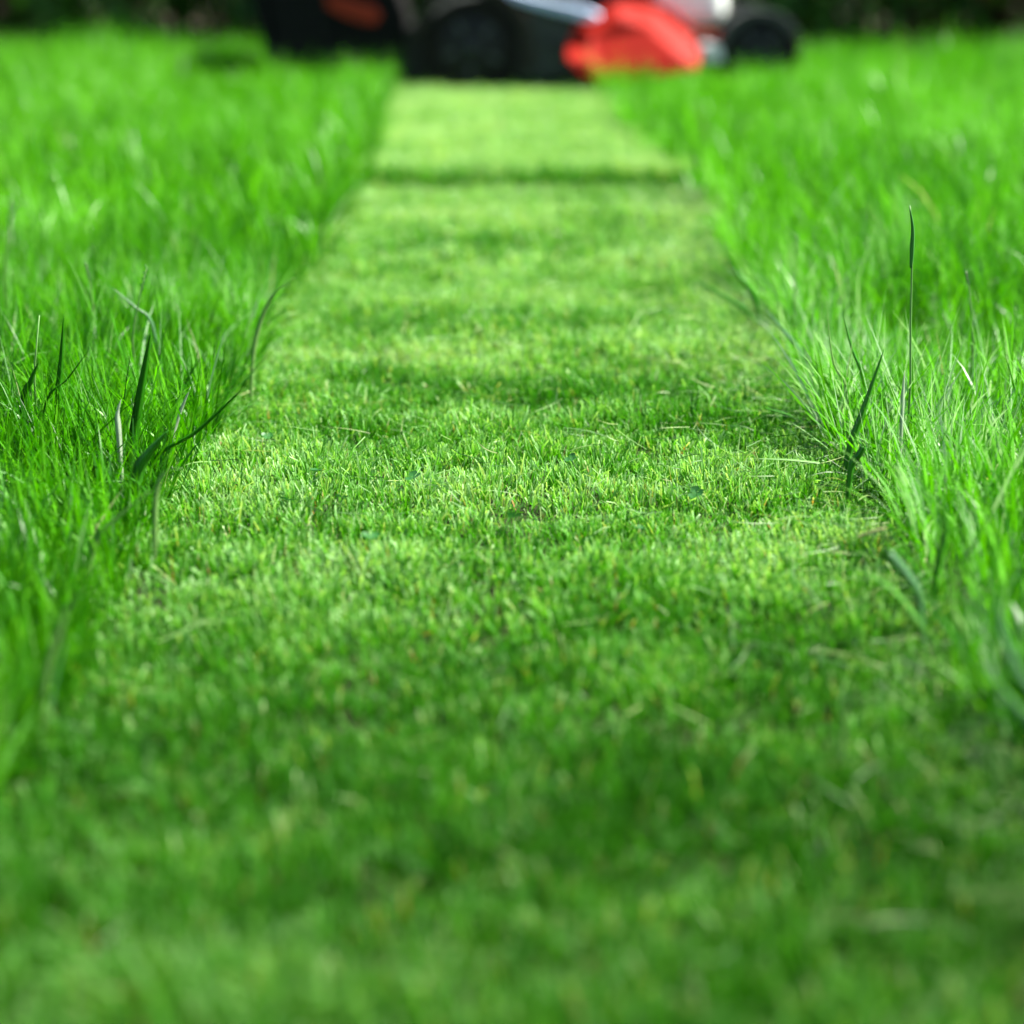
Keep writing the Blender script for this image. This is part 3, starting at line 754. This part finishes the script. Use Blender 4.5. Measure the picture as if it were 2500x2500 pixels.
# ------------------------------------------------------------------ shrubs in the bed behind the lawn
SH = grass_mat('shrub_leaf', [(0.0, (0.014, 0.060, 0.003)), (0.6, (0.036, 0.130, 0.007)), (1.0, (0.085, 0.21, 0.02))], rough=0.5, spec=0.3, trans=0.25, tcol=(1.1, 1.1, 0.5))
RU = grass_mat('russet_leaf', [(0.0, (0.030, 0.014, 0.006)), (0.6, (0.075, 0.030, 0.010)), (1.0, (0.12, 0.055, 0.018))], rough=0.6, spec=0.25, trans=0.25, tcol=(1.2, 1.0, 0.6))
BK = plain_mat('shrub_bark', (0.045, 0.035, 0.025), 0.9, spec=0.1, var=0.45, scale=30, bump=0.6)
def leaves(name, n, rx, ry, z0, z1, size, mat, seed, hollow=0.55, low=1.0):
    r = np.random.default_rng(seed)
    u = r.random(n); th = r.uniform(0, 2 * math.pi, n)
    rad = (hollow + (1 - hollow) * np.sqrt(r.random(n)))
    lump = 1 + 0.22 * np.sin(th * 3 + seed) + 0.18 * np.sin(th * 5 + u * 9 + seed)
    zz = z0 + (z1 - z0) * u
    shape = np.clip(np.sin(math.pi * np.clip(0.16 + 0.80 * u, 0, 1)) ** 0.55, 0.05, 1)
    x = np.cos(th) * rad * rx * lump * shape; y = np.sin(th) * rad * ry * lump * shape
    s = size * r.uniform(0.6, 1.3, n)
    d1 = r.normal(0, 1, (n, 3)); d1[:, 2] -= 0.5; d1 /= np.linalg.norm(d1, axis=1)[:, None]
    d2 = np.cross(d1, r.normal(0, 1, (n, 3))); d2 /= np.linalg.norm(d2, axis=1)[:, None]
    nn = np.cross(d1, d2)
    c = np.stack([x, y, zz], 1)
    V = np.stack([c, c + d1 * (s * .5)[:, None] + d2 * (s * .30)[:, None] + nn * (s * .08)[:, None], c + d1 * s[:, None], c + d1 * (s * .5)[:, None] - d2 * (s * .30)[:, None] + nn * (s * .08)[:, None]], 1)
    b = np.arange(n)[:, None] * 4
    F = np.concatenate([b + np.array([[0, 1, 2]]), b + np.array([[0, 2, 3]])], 0)
    me = bpy.data.meshes.new(name); me.from_pydata(V.reshape(-1, 3).tolist(), [], F.tolist())
    a = me.attributes.new('rnd', 'FLOAT', 'POINT'); a.data.foreach_set('value', np.repeat(np.clip(r.normal(0.5, 0.25, n), 0, 1), 4).astype(np.float32))
    me.materials.append(mat)
    return me
def stem_mesh(seed, h):
    r = random.Random(seed); bm = bmesh.new()
    pts = [Vector((0, 0, -0.05))]; d = Vector((r.uniform(-.25, .25), r.uniform(-.25, .25), 1))
    for k in range(6):
        pts.append(pts[-1] + d * (h / 6)); d += Vector((r.uniform(-.22, .22), r.uniform(-.22, .22), 0))
    tube(bm, pts, [0.022 * (1 - 0.8 * k / 6) + 0.003 for k in range(7)], 8)
    for k in range(2, 6):
        a = r.uniform(0, 6.28); q = pts[k]
        tube(bm, [q, q + Vector((math.cos(a) * .14, math.sin(a) * .14, .10)), q + Vector((math.cos(a) * .30, math.sin(a) * .30, .16))], [0.008, 0.006, 0.002], 6)
    bmesh.ops.recalc_face_normals(bm, faces=bm.faces[:])
    me = bpy.data.meshes.new('stem'); bm.to_mesh(me); bm.free(); me.materials.append(BK)
    return me
fol = [leaves('foliage', 5600, 0.62, 0.56, 0.05, 1.75, 0.062, SH, 60 + k) for k in range(3)]
rus = leaves('foliage', 3600, 0.50, 0.45, 0.03, 0.95, 0.055, RU, 71)
stems = [stem_mesh(80 + k, 1.2) for k in range(4)]
def shrub(x, k, russet=False):
    r = random.Random(int(x * 100) + 900)
    y = float(field_end(x)) + 0.72 + r.uniform(-0.08, 0.10)
    t = bpy.data.objects.new('shrub', None); C.objects.link(t)
    t.location = (x, y, gz(x, y) + 0.03); t.rotation_euler.z = r.uniform(0, 6.28); s = r.uniform(0.92, 1.1); t.scale = (s, s, s)
    f = bpy.data.objects.new('foliage', rus if russet else fol[k % 3]); C.objects.link(f); f.parent = t
    for j in range(4):
        q = bpy.data.objects.new('stem', stems[j]); C.objects.link(q); q.parent = t
        a = j * 1.57 + r.random(); q.location = (math.cos(a) * 0.14, math.sin(a) * 0.14, 0); q.rotation_euler.z = a
        if russet: q.scale = (0.6, 0.6, 0.6)
    if russet: tag(t, 'low russet brown leaved shrub at the end of the dark shrub row', 'shrub')
    else: tag(t, 'dark green leafy shrub in the shaded row behind the lawn', 'shrub', 'dark shrubs behind the lawn')
xs = [-3.9, -3.2, -2.5, -1.85, -1.2, -0.55, 0.1, 0.75, 1.3, 2.35, 3.0, 3.7]
for k, x_ in enumerate(xs): shrub(x_, k)
shrub(1.80, 0, True)

# leafy weeds at the front of the bed
for k, (px, hh, nm) in enumerate(((105, 0.22, 'leafy green weed sprouting in the far corner beside the shrubs'), (285, 0.26, 'second leafy green weed before the dark shrubs'),
                                  (575, 0.24, 'leafy green weed growing next to the grass catcher'), (2010, 0.16, 'leafy green weed beyond the front wheel of the mower'),
                                  (2190, 0.17, 'leafy weed before the dark shrubs past the mower'))):
    px_x = at(px, 60, 6.4).x; yy = float(field_end(px_x)) + 0.12
    px_x = at(px, 60, yy).x
    t = bpy.data.objects.new('leafy_weed', None); C.objects.link(t); t.location = (px_x, yy, gz(px_x, yy))
    bm = bmesh.new(); tube(bm, [(0, 0, -0.01), (0.006, 0, hh * 0.5), (0.0, 0.01, hh)], [0.004, 0.003, 0.0015], 7); link_bm('stalk', bm, LM['stem'], t)
    for j in range(11):
        a = j * 2.4 + k; z = hh * (0.2 + 0.78 * j / 10); l = 0.09 * (1 - 0.5 * j / 10)
        c_, s_ = math.cos(a), math.sin(a)
        q = ribbon('leaf', [(0, 0, z), (c_ * l * .5, s_ * l * .5, z + l * .35), (c_ * l, s_ * l, z + l * .25)], l * 0.34, LM['green'], t, 0.25, 8, side=(-s_, c_, 0.01))
    tag(t, nm, 'weed', 'leafy weeds before the shrubs')

# ------------------------------------------------------------------ tree added out of view, its crown shaped to darken the foreground
TL = grass_mat('shade_tree_leaf', [(0.0, (0.020, 0.060, 0.008)), (1.0, (0.05, 0.11, 0.02))], rough=0.45, spec=0.35, trans=0.35, tcol=(1.2, 1.2, 0.5))
TX, TY = 5.4, 0.30
tree = bpy.data.objects.new('added_shade_tree', None); C.objects.link(tree); tree.location = (TX, TY, gz(TX, TY))
tag(tree, 'tall thin-crowned tree added out of view to shade the foreground', 'tree')
bm = bmesh.new()
tube(bm, [(0, 0, -0.1), (0.02, 0.01, 1.2), (-0.08, 0.03, 2.8), (-0.2, 0.05, 4.6), (-0.34, 0.10, 6.4), (-0.4, 0.15, 9.0)], [0.16, 0.14, 0.12, 0.10, 0.07, 0.02], 14)
link_bm('trunk', bm, BK, tree)
rt = random.Random(5); clumps = []
for k in range(34):
    a = rt.uniform(0, 6.28); h0 = rt.uniform(4.6, 8.2); L_ = rt.uniform(0.5, 1.9)
    f = h0 / 9; p0 = Vector((-0.42 * f, 0.14 * f, h0))
    p1 = p0 + Vector((math.cos(a) * L_ * .5, math.sin(a) * L_ * .5, 0.3)); p2 = p0 + Vector((math.cos(a) * L_, math.sin(a) * L_, rt.uniform(0.4, 0.9)))
    bm = bmesh.new(); tube(bm, [p0, p1, p2], [0.030, 0.020, 0.006], 7); link_bm('limb', bm, BK, tree)
    clumps += [p1.lerp(p2, 0.3), p2, p1.lerp(p2, 0.7) + Vector((rt.uniform(-.3, .3), rt.uniform(-.3, .3), .1))]
rr_ = np.random.default_rng(8); nl = 2100
ci = rr_.integers(0, len(clumps), nl); c = np.array([list(q) for q in clumps])[ci] + rr_.normal(0, 0.34, (nl, 3))
d1 = rr_.normal(0, 1, (nl, 3)); d1[:, 2] -= 0.4; d1 /= np.linalg.norm(d1, axis=1)[:, None]
d2 = np.cross(d1, rr_.normal(0, 1, (nl, 3))); d2 /= np.linalg.norm(d2, axis=1)[:, None]
sz = rr_.uniform(0.07, 0.12, nl)[:, None]
V = np.stack([c, c + d1 * sz * .45 + d2 * sz * .3, c + d1 * sz, c + d1 * sz * .45 - d2 * sz * .3], 1)
b = np.arange(nl)[:, None] * 4
me = bpy.data.meshes.new('crown'); me.from_pydata(V.reshape(-1, 3).tolist(), [], np.concatenate([b + np.array([[0, 1, 2]]), b + np.array([[0, 2, 3]])], 0).tolist())
a_ = me.attributes.new('rnd', 'FLOAT', 'POINT'); a_.data.foreach_set('value', np.repeat(rr_.random(nl), 4).astype(np.float32))
me.materials.append(TL)
o = bpy.data.objects.new('crown', me); C.objects.link(o); o.parent = tree
